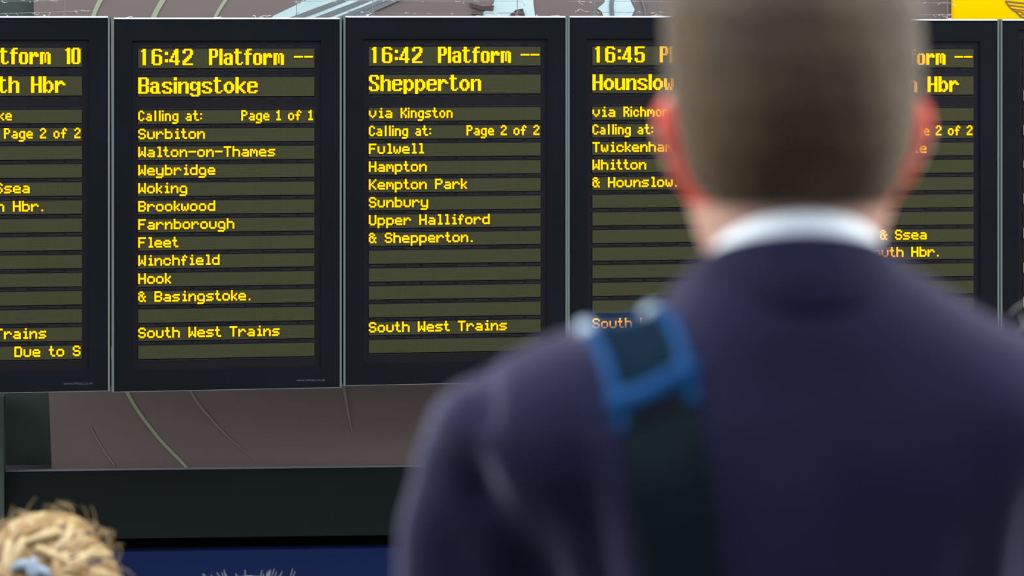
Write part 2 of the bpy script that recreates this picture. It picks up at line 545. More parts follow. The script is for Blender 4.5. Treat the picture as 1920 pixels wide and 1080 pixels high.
DEST = {
 'B': "######. ##...## ##...## ##...## ##...## ######. ##...## ##...## ##...## ##...## ######.",
 'a': "- - - .####.. ##..##. ....##. .#####. ##..##. ##..##. ##..##. .######",
 's': "- - - .#####. ##...## ##..... .###... ...###. .....## ##...## .#####.",
 'i': "## ## .. ## ## ## ## ## ## ## ##",
 'n': "- - - ##.###. ###..## ##...## ##...## ##...## ##...## ##...## ##...##",
 'g': "- - - .###.## ##..### ##...## ##...## ##..### .###.## .....## .....## ##...## .#####.",
 't': ".##... .##... #####. .##... .##... .##... .##... .##... .##... .##..# ..###.",
 'o': "- - - ..###.. .##.##. ##...## ##...## ##...## ##...## .##.##. ..###..",
 'k': "##..... ##..... ##..... ##...## ##..##. ##.##.. ####... ####... ##.##.. ##..##. ##...##",
 'e': "- - - .#####. ##...## ##...## ####### ##..... ##..... ##...## .#####.",
 'S': ".#####. ##...## ##...## ##..... .##.... ..###.. ....##. .....## ##...## ##...## .#####.",
 'h': "##..... ##..... ##..... ##.###. ###..## ##...## ##...## ##...## ##...## ##...## ##...##",
 'p': "- - - ##.##.. ###.##. ##...## ##...## ##...## ##...## ###.##. ##.##.. ##..... ##.....",
 'r': "- - - ##.##.. ######. ###..## ##..... ##..... ##..... ##..... ##.....",
 'H': "##...## ##...## ##...## ##...## ##...## ####### ##...## ##...## ##...## ##...## ##...##",
 'b': "##..... ##..... ##..... ##.##.. ###.##. ##...## ##...## ##...## ##...## ###.##. ##.##..",
 'u': "- - - ##...## ##...## ##...## ##...## ##...## ##...## ##..### .###.##",
 'l': "## ## ## ## ## ## ## ## ## ## ##",
 'w': "- - - ##...## ##...## ##...## ##.#.## ##.#.## ##.#.## .##.##. .##.##.",
 'P': "######. ##...## ##...## ##...## ##...## ######. ##..... ##..... ##..... ##..... ##.....",
 'm': "- - - ###.##.. ##.##.## ##.##.## ##.##.## ##.##.## ##.##.## ##.##.## ##.##.##",
}
FONTS = {'w': (WIDE, 5), 's': (SLIM, 4), 'd': (DEST, 7), 'h': (HEAD, 7)}


def dots(text, font, x0=0):
    fd, space = FONTS[font]
    out, x = [], x0
    for ch in text:
        if ch == ' ':
            x += space
            continue
        rows = fd[ch].split()
        wdt = max(len(r) for r in rows if r != '-')
        if ch == '-': wdt = 5 if font == 'w' else 6
        for ry, r in enumerate(rows):
            if r == '-': continue
            for cx, k in enumerate(r):
                if k == '#': out.append((x + cx, ry))
        x += wdt + 1
    return out, x - 2


def width(text, font):
    return dots(text, font, 0)[1] + 1


PLATFORM = [('P', 48), ('l', 55), ('a', 58), ('t', 65), ('f', 72), ('o', 78), ('r', 85), ('m', 92)]


def header(time=None, plat='--'):
    items = list(PLATFORM)
    if time:
        items += [(time[0], 2), (time[1], 9), (':', 18), (time[3], 21), (time[4], 30)]
    items += [('-', 106), ('-', 113)] if plat == '--' else [('1', 109), ('0', 113)]
    out = []
    for ch, x in items:
        out += dots(ch, 'h', x)[0]
    return out


def page(text='Page 2 of 2'):
    return dots(text, 's', 119 - width(text, 's'))[0]


def via(place):
    return dots('via', 'w', 0)[0] + dots(place, 's', 22)[0]


BW, BH = 0.6935, 1.137            # one board
DISP0, DISPW = 0.1115 * BW, 0.770 * BW
PITCH = DISPW / 120
CALL = dots('Calling at:', 's', 0)[0]
SWT = dots('South West Trains', 'w', 0)[0]
W_ = lambda t: dots(t, 'w', 0)[0]

M['led_row'] = led_row_material(PITCH)

BOARDS = [
    dict(left=along(205)[0] - BW, top=30.5, px=205, label='black departure board cut off by the left edge, platform 10 in its top line',
         rows={'H': header(None, '10'), 'D': dots('Portsmouth Hbr', 'd', 0)[0], 0: via('Basingstoke'), 1: CALL + page(),
               4: W_('Portsmth & Ssea'), 5: W_('& Portsmouth Hbr.'), 12: SWT, 13: dots('Due to S', 'w', 119 - width('Due to S', 'w'))[0]}),
    dict(left=along(211)[0], top=33, px=211, label='black departure board showing 16:42 Basingstoke with a full list of stops',
         rows={'H': header('16:42'), 'D': dots('Basingstoke', 'd', 0)[0], 0: CALL + page('Page 1 of 1'), 1: W_('Surbiton'),
               2: W_('Walton-on-Thames'), 3: W_('Weybridge'), 4: W_('Woking'), 5: W_('Brookwood'), 6: W_('Farnborough'), 7: W_('Fleet'),
               8: W_('Winchfield'), 9: W_('Hook'), 10: W_('& Basingstoke.'), 12: SWT}),
    dict(left=along(645)[0], top=30, px=645, label='black departure board showing 16:42 Shepperton via Kingston',
         rows={'H': header('16:42'), 'D': dots('Shepperton', 'd', 0)[0], 0: via('Kingston'), 1: CALL + page(), 2: W_('Fulwell'),
               3: W_('Hampton'), 4: W_('Kempton Park'), 5: W_('Sunbury'), 6: W_('Upper Halliford'), 7: W_('& Shepperton.'), 12: SWT}),
    dict(left=along(1065.6)[0], top=30, px=1067, label='black departure board showing 16:45 Hounslow, partly behind the head of the man',
         rows={'H': header('16:45'), 'D': dots('Hounslow', 'd', 0)[0], 0: via('Richmond'), 1: CALL + page(), 2: W_('Twickenham'),
               3: W_('Whitton'), 4: W_('& Hounslow.'), 12: SWT}),
    dict(left=along(1873)[0] - BW, top=36, px=1873, label='black departure board for a Hbr train, mostly hidden by the head and right shoulder',
         rows={'H': header(None), 'D': dots('Portsmouth Hbr', 'd', 0)[0], 1: CALL + page(), 2: W_('Rowlands Castle'), 3: W_('Havant'),
               4: W_('Bedhampton'), 7: W_('Portsmth & Ssea'), 8: W_('& Portsmouth Hbr.'), 12: SWT}),
    dict(left=along(1877)[0], top=36, px=1877, label='black departure board cut off by the right edge, only first letters of its lines showing',
         rows={-1: W_('H'), 1: W_('E'), 3: W_('C'), 5: W_('B'), 7: W_('H'), 9: W_('P'), 11: W_('F')}, plain=True),
]


def letter_mesh(pts, rows):
    """raised lit dots, one small block each"""
    mb = MB()
    h = PITCH * 0.55
    for cx, ry in pts:
        x = DISP0 + (cx + 0.5) * PITCH
        z = -(ry + 0.5 - rows / 2) * PITCH
        b0 = len(mb.v)
        y0, y1 = -0.0022, 0.0
        mb.v += [(x - h, y0, z - h), (x + h, y0, z - h), (x + h, y0, z + h), (x - h, y0, z + h),
                 (x - h, y1, z - h), (x + h, y1, z - h), (x + h, y1, z + h), (x - h, y1, z + h)]
        mb.f += [tuple(b0 + i for i in q) for q in ((0, 1, 2, 3), (0, 4, 5, 1), (1, 5, 6, 2), (2, 6, 7, 3), (3, 7, 4, 0))]
        mb.m += [0] * 5
    return mb


# the same row strip mesh serves all rows of one size
def row_mesh(rows):
    mb = MB()
    hh = rows * PITCH / 2
    mb.box(DISP0, DISP0 + DISPW, 0, 0.003, -hh, hh)
    return mb


mark_curve = bpy.data.curves.new('maker_mark', 'FONT')
mark_curve.body = 'www.infotec.co.uk'
mark_curve.size = 0.0115
mark_curve.extrude = 0.0003
_tmp = bpy.data.objects.new('maker_mark_source', mark_curve)
COL.objects.link(_tmp)
MARK = bpy.data.meshes.new_from_object(_tmp.evaluated_get(bpy.context.evaluated_depsgraph_get()))
MARK.materials.clear(); MARK.materials.append(M['maker_mark'])
bpy.data.objects.remove(_tmp)

for B in BOARDS:
    s0 = B['left']
    _, dep = along(B['px'])
    ztop = EYE - (B['top'] - HORIZON) * dep / F
    root = empty('departure_board', on_wall(s0, 0, ztop - BH), TH)
    tag(root, B['label'], 'departure board', 'departure boards in a row')
    B['root'], B['ztop'] = root, ztop
    c = MB()
    lip_s, lip_t, lip_b = 0.0045, 0.004, 0.0015
    xa_, xb_ = -0.0016, BW + 0.0016
    # casing: a hollow shell with a thin aluminium lip showing round the black panel
    c.box(xa_, xb_, 0.012, 0.13, 0, BH)
    c.box(xa_, lip_s, 0, 0.012, 0, BH); c.box(BW - lip_s, xb_, 0, 0.012, 0, BH)
    c.box(lip_s, BW - lip_s, 0, 0.012, 0, lip_b); 
    # the top lip is rolled back, facing the roof light; its paler colour paints in more of it
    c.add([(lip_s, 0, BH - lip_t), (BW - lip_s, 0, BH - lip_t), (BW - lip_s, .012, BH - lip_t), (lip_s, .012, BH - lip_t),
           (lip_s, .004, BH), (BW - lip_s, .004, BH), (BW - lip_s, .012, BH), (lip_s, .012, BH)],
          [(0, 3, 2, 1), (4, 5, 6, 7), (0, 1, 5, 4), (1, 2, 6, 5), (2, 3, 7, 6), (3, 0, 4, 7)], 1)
    c.build('casing', [M['aluminium'], M['skylit_edge']], root)
    # black front frame with an opening for the screen
    fx0, fx1, fz0, fz1 = lip_s, BW - lip_s, lip_b, BH - lip_t
    ox0, ox1, oz0, oz1 = 0.083 * BW, 0.912 * BW, 0.058 * BH, 0.938 * BH
    if B.get('plain'): oz0, oz1 = 0.03 * BH, 0.97 * BH
    c = MB()
    c.box(fx0, ox0, 0.002, 0.012, fz0, fz1); c.box(ox1, fx1, 0.002, 0.012, fz0, fz1)
    c.box(ox0, ox1, 0.002, 0.012, fz0, oz0); c.box(ox0, ox1, 0.002, 0.012, oz1, fz1)
    c.build('front_frame', M['black_panel'], root)
    clips = MB(); clips.box(ox0, ox1, 0.008, 0.012, oz0, oz1)
    # rows of the dot matrix
    layout = [] if B.get('plain') else [('H', 0.1095, 13), ('D', 0.1856, 13)]
    ks = range(-4 if B.get('plain') else 0, 14)
    layout += [(k, 0.2667 + 0.04836 * k, 9) for k in ks]
    for key, v, nrow in layout:
        z = BH * (1 - v)
        ro = row_mesh(nrow).build('message_row', M['led_row'], root, loc=(0, 0.0048, z))
        pts = B['rows'].get(key)
        if pts:
            cols = sorted({p[0] for p in pts})
            cuts = [b_ for a_, b_ in zip(cols, cols[1:]) if b_ - a_ > 5]        # one mesh per word
            for lo_, hi_ in zip([-999] + cuts, cuts + [999]):
                word = [p for p in pts if lo_ <= p[0] < hi_]
                letter_mesh(word, nrow).build('lettering', M['lit_led'], ro)
        # little module clips above and below each row
        hh = nrow * PITCH / 2
        offs = (hh + 0.0075, -hh - 0.0075) if nrow == 13 else (hh + 0.0055, -hh - 0.0055)
        for zo in offs:
            for i in range(10):
                for dx in ((0.16, 0.80) if nrow == 13 else (0.08, 0.95),):
                    if nrow == 9 and key != 0 and i % 3 == 1 and zo > 0: continue
                    xa = DISP0 + DISPW * (i + dx[0]) / 10 + (0.004 if i % 2 else 0)
                    clips.box(xa, xa + DISPW * (dx[1] - dx[0]) / 10, 0.0072, 0.0085, z + zo - 0.0009, z + zo + 0.0009, 1)
    clips.build('screen', [M['screen'], M['clip_strip']], root)
    if not B.get('plain'):
        mk = bpy.data.objects.new('maker_mark', MARK)
        COL.objects.link(mk); mk.parent = root
        mk.rotation_euler = (PI / 2, 0, 0)
        mk.location = (0.803 * BW, 0.0015, 0.019 * BH)

# ---------------------------------------------------------------- anti-bird wires on top of the boards
WIRES = [
    (0, [(-40, 1), (20, 2), (60, 2), (118, 0)], [(-40, 25), (0, 26), (60, 24), (120, 22), (175, 20)], [-30, 122],
     'dusty bird wire on top of the platform 10 board'),
    (1, [(548, 3), (640, 1)], None, [556], 'short bird wire post on top of the Basingstoke board'),
    (2, [(645, 0), (720, 1), (800, 2), (980, 2), (984, 12)], [(650, 14), (652, 21), (700, 22.5), (770, 25), (900, 25), (985, 24)], [699, 970],
     'bird wire with two strands on top of the Shepperton board'),
    (3, [(1065, 3), (1120, 2), (1240, 3), (1350, 3)], [(1083, 17), (1088, 22), (1140, 23), (1250, 24), (1350, 24)], [1115, 1330],
     'bird wire with dusty strands on top of the Hounslow board'),
    (4, [(1640, 6), (1720, 6), (1790, 5)], [(1640, 28), (1720, 28), (1786, 28)], [1650, 1777], 'bird wire on top of the board under the yellow sign'),
]
DW = 0.05
for bi, hi, lo, posts, label in WIRES:
    B = BOARDS[bi]
    root = empty('bird_wire', on_wall(B['left'], DW, B['ztop']), TH)
    tag(root, label, 'bird wire', 'bird wires on the boards')
    loc = lambda px, py: (along(px, DW)[0] - B['left'], 0, height_at(px, py, DW) - B['ztop'])
    for p in posts:
        t = MB()
        bot = loc(p, B['top'] + 2); bot = (bot[0], 0, 0.0)
        top = loc(p, -2)
        t.tube([bot, top], 0.0011, 6)
        t.tube([(bot[0] - 0.006, 0, 0.002), (bot[0], 0, 0.012), (bot[0] + 0.008, 0, 0.018)], 0.001, 6)
        t.box(bot[0] - 0.006, bot[0] + 0.006, -0.008, 0.008, 0, 0.003)
        t.build('wire_post', M['wire'], root)
    for strand in (hi, lo):
        if not strand: continue
        t = MB(); t.tube([loc(*p) for p in strand], 0.0008, 6)
        t.build('wire_strand', M['wire'], root)
    f = MB()
    rr = random.Random(bi + 3)
    for strand in (hi, lo):
        if not strand: continue
        for i in range(12):
            k = rr.random() * (len(strand) - 1); a = int(k)
            p = [strand[a][j] + (strand[a + 1][j] - strand[a][j]) * (k - a) for j in (0, 1)]
            c0 = Vector(loc(*p))
            q = [c0]
            for _ in range(4):
                q.append(q[-1] + Vector((rr.uniform(-.006, .008), rr.uniform(-.003, .003), rr.uniform(-.0035, .0025))))
            f.tube(q, 0.0004, 5)
    # a few tufts lying on the top edge of the board
    for i in range(5):
        x = rr.uniform(0.05, 0.95) * BW
        q = [Vector((x, -DW + 0.004, 0.0008))]
        for _ in range(5):
            q.append(q[-1] + Vector((rr.uniform(-.008, .010), rr.uniform(-.001, .001), rr.uniform(-.002, .003))))
            q[-1].z = max(q[-1].z, 0.0006)
        f.tube(q, 0.0007, 5)
    f.build('dust_fluff', M['fluff'], root)

# ---------------------------------------------------------------- people
M['skin'] = mat('skin', (0.62, 0.36, 0.28), 0.5, noise=(30, (0.58, 0.32, 0.25)))
M['hair_brown'] = mat('short_brown_hair', (0.068, 0.039, 0.015), 0.55, spec=0.2, noise=(26, (0.032, 0.018, 0.0075), (1, 1, 0.35)), bump=(260, 0.5), sheen=(0.55, (1.0, 0.90, 0.74, 1), 0.15))
M['suit'] = mat('navy_suit_cloth', (0.0105, 0.0100, 0.028), 0.9, spec=0.06, noise=(14, (0.009, 0.0085, 0.025)), bump=(420, 0.2), sheen=(0.55, (0.74, 0.68, 0.95, 1), 0.28))
M['shirt'] = mat('pale_blue_shirt', (0.82, 0.93, 1.0), 0.8, noise=(9, (0.80, 0.90, 0.99)))
M['trousers'] = mat('dark_trousers', (0.03, 0.03, 0.05), 0.9)
M['leather'] = mat('black_leather', (0.02, 0.02, 0.02), 0.4)
M['webbing'] = mat('dark_teal_webbing', (0.003, 0.0075, 0.0105), 0.8, spec=0.05, bump=(500, 0.3))
M['pad_blue'] = mat('blue_rubber_rim', (0.0055, 0.042, 0.130), 0.4, spec=0.03)
M['pad_rail_highlight'] = mat('pale_rail_highlight', (0.30, 0.37, 0.43), 0.5, spec=0.2)
M['pad_dark'] = mat('dark_teal_pad', (0.003, 0.010, 0.020), 0.85, spec=0.02, bump=(300, 0.2))


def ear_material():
    m = bpy.data.materials.new('ear_backlit_red')
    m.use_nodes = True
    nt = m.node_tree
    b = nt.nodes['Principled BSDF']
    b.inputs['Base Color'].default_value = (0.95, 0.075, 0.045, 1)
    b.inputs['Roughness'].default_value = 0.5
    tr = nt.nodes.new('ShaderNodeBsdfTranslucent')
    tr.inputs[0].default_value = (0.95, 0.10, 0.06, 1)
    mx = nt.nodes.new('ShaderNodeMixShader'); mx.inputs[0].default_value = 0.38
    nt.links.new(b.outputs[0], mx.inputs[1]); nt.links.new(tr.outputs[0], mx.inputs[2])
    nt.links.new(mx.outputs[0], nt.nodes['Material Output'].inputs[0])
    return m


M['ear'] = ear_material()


def lerp_table(tab, z):
    if z <= tab[0][0]: return tab[0][1:]
    for a, b_ in zip(tab, tab[1:]):
        if z <= b_[0]:
            t = (z - a[0]) / (b_[0] - a[0])
            t = t * t * (3 - 2 * t) * 0.5 + t * 0.5
            return tuple(p + (q - p) * t for p, q in zip(a[1:], b_[1:]))
    return tab[-1][1:]


def section(z, hw, back, front, n=2.2, seg=40, cy=0.0):
    out = []
    for j in range(seg):
        a = 2 * PI * j / seg
        c, s = math.cos(a), math.sin(a)
        x = hw * math.copysign(abs(c) ** (2 / n), c)
        d = front if s > 0 else back
        out.append((x, cy + d * math.copysign(abs(s) ** (2 / n), s), z))
    return out


# head profile, heights from the ear centre: (z, half width, back, front)
HEADT = [(-0.105, .026, .020, .080), (-0.092, .042, .040, .093), (-0.075, .054, .055, .095), (-0.058, .061, .064, .093), (-0.040, .066, .072, .094),
         (-0.020, .0725, .084, .096), (0.0, .0765, .093, .097), (0.025, .0785, .0965, .098), (0.05, .0785, .0955, .097), (0.075, .0765, .090, .092),
         (0.095, .069, .079, .080), (0.110, .056, .064, .063), (0.120, .038, .044, .042), (0.1255, .016, .018, .017)]
HEADT = [(z, hw * .955, bk, fr) for z, hw, bk, fr in HEADT]


def head_shapes(mb, ez, k=1.0, seg=40, ears=True):
    """skull, jaw, nose, brow, lips and ears as closed overlapping shapes; ez = ear height"""
    mb.loft([[(p[0], p[1], ez + p[2] - 0) for p in section(0, hw * k, bk * k, fr * k, 2.15, seg)] if False else
             [(p[0], p[1], ez + z * k) for p in section(0, hw * k, bk * k, fr * k, 2.15, seg)] for z, hw, bk, fr in HEADT])
    P = lambda x, y, z: (x * k, y * k, ez + z * k)
    mb.tube([P(0, .093, .022), P(0, .103, -.002), P(0, .112, -.022)], [.008 * k, .010 * k, .0135 * k], 10, round_ends=True)     # nose
    for s in (-1, 1):
        mb.tube([P(s * .010, .100, -.026), P(s * .012, .098, -.024)], .009 * k, 8, round_ends=True)      # nostril wings
        mb.tube([P(s * .014, .093, .030), P(s * .045, .080, .032)], .008 * k, 8, round_ends=True)        # brow
        mb.tube([P(s * .031, .086, .010), P(s * .034, .084, .010)], .0125 * k, 10, round_ends=True)      # eyelid
    mb.tube([P(-.022, .092, -.050), P(0, .100, -.049), P(.022, .092, -.050)], .006 * k, 8, round_ends=True)    # lips
    mb.tube([P(-.018, .090, -.060), P(0, .098, -.060), P(.018, .090, -.060)], .006 * k, 8, round_ends=True)
    if ears:
        for s in (-1, 1):
            # auricle: a leaf standing off the head, hinged at its front
            c0 = Vector(P(s * .0665, -.006, -.006))
            out = Vector((s * .62, -.78, 0)).normalized()       # from hinge towards the free rim
            upv = Vector((s * .33, -.12, .93)).normalized()
            nn = out.cross(upv).normalized()
            rim = []
            for i in range(21):
                a = -1.95 + 3.9 * i / 20
                rr = (math.cos(a) * .021 * k, math.sin(a) * .031 * k)
                rim.append(c0 + out * rr[0] + upv * rr[1])
            mb.tube(rim, [.0048 * k] * 21, 8, round_ends=True)
            rings = []
            for i in range(7):
                t = -1 + 2 * i / 6
                w = math.sqrt(max(0.02, 1 - t * t)) * .021 * k
                ring = []
                for j in range(14):
                    a = 2 * PI * j / 14
                    ring.append(c0 + upv * (t * .031 * k) + out * (math.cos(a) * w - .002 * k) + nn * (math.sin(a) * .0036 * k))
                rings.append(ring)
            mb.loft(rings)
            mb.tube([c0 + upv * (-.026 * k) + out * (.001 * k), c0 + upv * (-.033 * k) - out * (.006 * k)], [.0068 * k, .0055 * k], 8, round_ends=True)   # lobe


def hand_shapes(mb, wrist, side, k=1.0, fwd=Vector((0, 1, 0))):
    """relaxed hanging hand: palm, four unequal bent fingers and a thumb from the side of the palm"""
    w = Vector(wrist)
    inw = Vector((-side, 0, 0))
    dn = Vector((0, 0, -1))
    pal = w + dn * .055 * k
    mb.tube([w, w + dn * .035 * k + fwd * .004, w + dn * .085 * k + fwd * .010], [.024 * k, .034 * k, .036 * k], 12, round_ends=True, flat=.42, up=inw)
    for i, ln in enumerate((.072, .080, .074, .058)):
        off = fwd * ((.027 - .018 * i) * k + .010)
        a = w + dn * .088 * k + off
        b_ = a + dn * ln * .45 * k + inw * .006
        c = b_ + dn * ln * .32 * k + inw * .014
        d = c + dn * ln * .20 * k + inw * .016
        mb.tube([a, b_, c, d], [.0092 * k, .0086 * k, .008 * k, .0072 * k], 8, round_ends=True)
    a = w + dn * .030 * k + fwd * .034 * k
    mb.tube([w + dn * .022 * k + fwd * .018 * k, a + fwd * .006, a + dn * .030 * k + fwd * .018 * k + inw * .012, a + dn * .052 * k + fwd * .018 * k + inw * .022],
            [.013 * k, .0115 * k, .0095 * k, .008 * k], 8, round_ends=True)


def body_mesh(ez, floor_z, k, voxel=0.0065, neck_y=-.014, wrist_fwd=.05, ears=True):
    """whole figure as one skin; coordinates local to the head axis, world heights"""
    mb = MB()
    head_shapes(mb, ez, k, ears=ears)
    H = ez - floor_z
    sh = ez - .20 * k
    mb.tube([(0, -.010 * k, ez - .02 * k), (0, -.014 * k, ez - .07 * k), (0, -.018 * k, ez - .11 * k), (0, -.02 * k, sh)], [.054 * k, .0495 * k, .052 * k, .070 * k], 20)
    hip = floor_z + H * .56
    mb.loft([section(z, hw * k, bk * k, fr * k, 2.3, 32, -.012) for z, hw, bk, fr in (
        (hip - .06, .10, .09, .08), (hip, .160, .100, .090), (hip + .12, .135, .085, .090), (hip + .28, .128, .088, .095),
        (sh - .10, .132, .088, .095), (sh - .03, .140, .075, .08), (sh + .01, .11, .060, .06), (sh + .035, .06, .05, .05))])
    for s in (-1, 1):
        S = Vector((s * .178 * k, -.012, sh - .035))
        E = Vector((s * .212 * k, 0.0, sh - .035 - .29 * k))
        Wr = Vector((s * .215 * k, wrist_fwd, sh - .035 - .29 * k - .25 * k))
        mb.tube([S, S.lerp(E, .5), E, E.lerp(Wr, .4), Wr], [.038 * k, .032 * k, .029 * k, .030 * k, .024 * k], 16, round_ends=True)
        hand_shapes(mb, Wr, s, k)
        Hp = Vector((s * .085 * k, -.01, hip))
        Kn = Vector((s * .088 * k, 0.01, floor_z + H * .305))
        An = Vector((s * .088 * k, -.02, floor_z + .075))
        mb.tube([Hp, Hp.lerp(Kn, .5), Kn, Kn.lerp(An, .35), An], [.086 * k, .074 * k, .054 * k, .054 * k, .036 * k], 18, round_ends=True)
        mb.tube([An + Vector((0, -.02, -.045)), An + Vector((0, .06, -.045)), An + Vector((s * .006, .15, -.055))], [.030, .034, .020], 12, round_ends=True)
    return fuse(mb, voxel, 3, 0.5)


def clothing_tubes(name, spec, m, parent, voxel=0.010):
    mb = MB()
    for pts, rad in spec:
        mb.tube(pts, rad, 18, round_ends=True)
    return link_mesh(name, fuse(mb, voxel, 3), m, parent)


def shoe(parent, x, y, z):
    mb = MB()
    mb.loft([[(x + p[0], y + p[1], z + h) for p in section(0, hw, bk, fr, 2.5, 24)] for h, hw, bk, fr in
             ((0, .044, .085, .185), (.025, .046, .088, .187), (.045, .044, .085, .175), (.07, .040, .078, .11), (.10, .038, .07, .03))])
    return mb.build('shoe', M['leather'], parent, smooth=True)


# ------------------------------------------------ the man in the navy suit
MX, MY = 0.1735, 1.511
EZ = 1.649
man = empty('person', (MX, MY, 0))
tag(man, 'man with short brown hair seen from behind in a navy suit jacket, closest to us', 'person')
bm_ = body_mesh(EZ, 0.0, 1.0, 0.0052)
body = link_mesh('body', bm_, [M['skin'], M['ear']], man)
# inner part of each ear, coloured red for backlight glowing through it
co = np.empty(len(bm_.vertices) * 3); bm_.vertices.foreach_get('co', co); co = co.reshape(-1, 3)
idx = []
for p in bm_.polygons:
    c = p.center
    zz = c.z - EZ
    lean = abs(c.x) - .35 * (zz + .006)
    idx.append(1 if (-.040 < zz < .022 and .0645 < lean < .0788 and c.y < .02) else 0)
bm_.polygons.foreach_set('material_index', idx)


def hair_cap(ez, k=1.0, nape=-.0385, side_top=.030, fringe=.070, extra=0.0):
    """close-cropped cap following the skull, cut round the ears and along the nape"""
    seg, nz = 72, 30
    outer, inner = [], []

    def edge(a):
        # a: azimuth, -pi/2 = back, 0 = right, pi/2 = face
        s, c = math.sin(a), abs(math.cos(a))
        if s < -0.35:                       # behind the ears and nape
            t = min(1, max(0, (-s - 0.35) / 0.25))
            return -.030 + (nape + .030) * t
        if s < 0.25:                        # above the ear
            t = (s + 0.35) / 0.6
            return -.030 + (side_top + .030) * min(1, t * 2.5)
        return side_top + (fringe - side_top) * min(1, (s - 0.25) / 0.5)
    for i in range(nz + 1):
        t = i / nz
        ro, ri = [], []
        for j in range(seg):
            a = 2 * PI * j / seg
            z0 = edge(a)
            z = z0 + (0.1245 - z0) * (1 - (1 - t) ** 1.4)
            hw, bk, fr = lerp_table(HEADT, z)
            th = (.0015 + .0040 * min(1, (z - z0) / .06) + .003 * max(0, (z - .03) / .09)) * k
            th += extra * min(1, (z - z0) / .05 + .15)
            th += .0012 * math.sin(a * 17 + z * 260) * math.sin(a * 9 - z * 140)
            c, s = math.cos(a), math.sin(a)
            n = 2.15
            ux, uy = math.copysign(abs(c) ** (2 / n), c), math.copysign(abs(s) ** (2 / n), s)
            d = fr if s > 0 else bk
            zz = z + (th + extra * .3) * max(0, (z - .06) / .065)
            ro.append(((hw * k + th) * ux, (d * k + th) * uy, ez + zz * k))
            ri.append(((hw * k - .004) * ux, (d * k - .004) * uy, ez + z * k - .004 * max(0, (z - .06) / .065)))
        outer.append(ro); inner.append(ri)
    mb = MB()
    mb.loft(inner[::-1] + outer, caps=True)
    return mb


hair_cap(EZ).build('hair', M['hair_brown'], man, smooth=True)


def ring(rx, rb, rf, cy, z, slope, seg=56):
    out = []
    for j in range(seg):
        a = 2 * PI * j / seg
        c, s = math.cos(a), math.sin(a)
        y = (rf if s > 0 else rb) * s
        out.append((.0015 + rx * c, cy + y, z - slope * y))
    return out


# shirt collar: a folded band round the neck, higher at the nape
cb = MB()
CY = -.016
cb.loft([ring(.0500, .052, .056, CY, 1.540, .60), ring(.0510, .0535, .057, CY, 1.5725, .60), ring(.0525, .055, .058, CY, 1.5755, .60),
         ring(.0545, .057, .060, CY, 1.5730, .60), ring(.0570, .061, .063, CY, 1.5570, .58), ring(.0580, .062, .064, CY, 1.541, .55)], caps=False)
cb.build('shirt_collar', M['shirt'], man, smooth=True)

# jacket: torso and sleeves fused into one cloth skin, then creased
JT = [(0.80, .195, .130, .130), (0.95, .178, .122, .124), (1.10, .160, .114, .114), (1.25, .158, .120, .118), (1.34, .163, .127, .119), (1.40, .176, .128, .117),
      (1.43, .192, .126, .115), (1.455, .218, .123, .112), (1.474, .227, .119, .107), (1.488, .219, .116, .104), (1.500, .204, .112, .100), (1.512, .180, .108, .097),
      (1.522, .160, .105, .094), (1.5285, .1465, .103, .092), (1.535, .133, .101, .090), (1.545, .113, .097, .085), (1.555, .097, .091, .078),
      (1.5617, .0865, .086, .071), (1.570, .074, .078, .060), (1.576, .064, .069, .052)]
jm = MB()
jm.loft([section(z, hw, bk, fr, 2.25, 56, -.014) for z, hw, bk, fr in JT])
ARM = {}
for s in (-1, 1):
    pts = [(s * .177, -.012, 1.446), (s * .192, -.010, 1.40), (s * .193, -.008, 1.34), (s * .198, -.002, 1.25), (s * .210, .004, 1.14), (s * .222, .03, 1.02), (s * .222, .055, .90)]
    jm.tube(pts, [.0560, .0540, .0540, .0550, .0540, .0500, .0440], 24, round_ends=True)
jme = fuse(jm, 0.0055, 6, 0.5)
n = len(jme.vertices)
co = np.empty(n * 3); jme.vertices.foreach_get('co', co); co = co.reshape(-1, 3)
no = np.empty(n * 3); jme.vertex_normals.foreach_get('vector', no); no = no.reshape(-1, 3)


def crease(p0, p1, width, depth, taper=0.3):
    """valley (depth>0) or ridge (<0) along a line drawn on the back of the cloth, (x,z) to (x,z)"""
    a = np.array(p0); b_ = np.array(p1)
    q = co[:, [0, 2]] - a
    d = b_ - a
    L = np.linalg.norm(d)
    t = (q @ d) / (L * L)
    tc = np.clip(t, 0, 1)
    dist = np.linalg.norm(q - np.outer(tc, d), axis=1)
    fade = np.clip(np.minimum(tc, 1 - tc) / taper, 0, 1)
    fade = 0.25 + 0.75 * fade
    g = np.exp(-(dist / width) ** 2) * fade * (no[:, 1] < 0.3)
    return -g * depth


disp = np.zeros(n)
for cr in (
        ((-.138, 1.488), (-.116, 1.30), .015, .015), ((-.158, 1.432), (-.154, 1.20), .014, .020),
        ((-.190, 1.512), (-.192, 1.478), .009, .009), ((-.201, 1.472), (-.190, 1.425), .011, .009), ((-.222, 1.43), (-.185, 1.34), .016, .009), ((-.230, 1.40), (-.195, 1.27), .014, .008),
        ((.143, 1.488), (.124, 1.30), .016, .015), ((.155, 1.450), (.154, 1.20), .013, .020),
        ((.190, 1.512), (.192, 1.478), .009, .008), ((.215, 1.43), (.180, 1.33), .020, .007),
        ((.022, 1.45), (.018, 1.10), .018, .009), ((.060, 1.47), (.030, 1.25), .030, .006), ((.10, 1.45), (.075, 1.22), .020, .012),
        ((-.055, 1.45), (-.04, 1.2), .022, .005), ((.09, 1.515), (.17, 1.47), .020, -.004)):
    disp += crease(*cr)
co2 = co + no * disp[:, None]
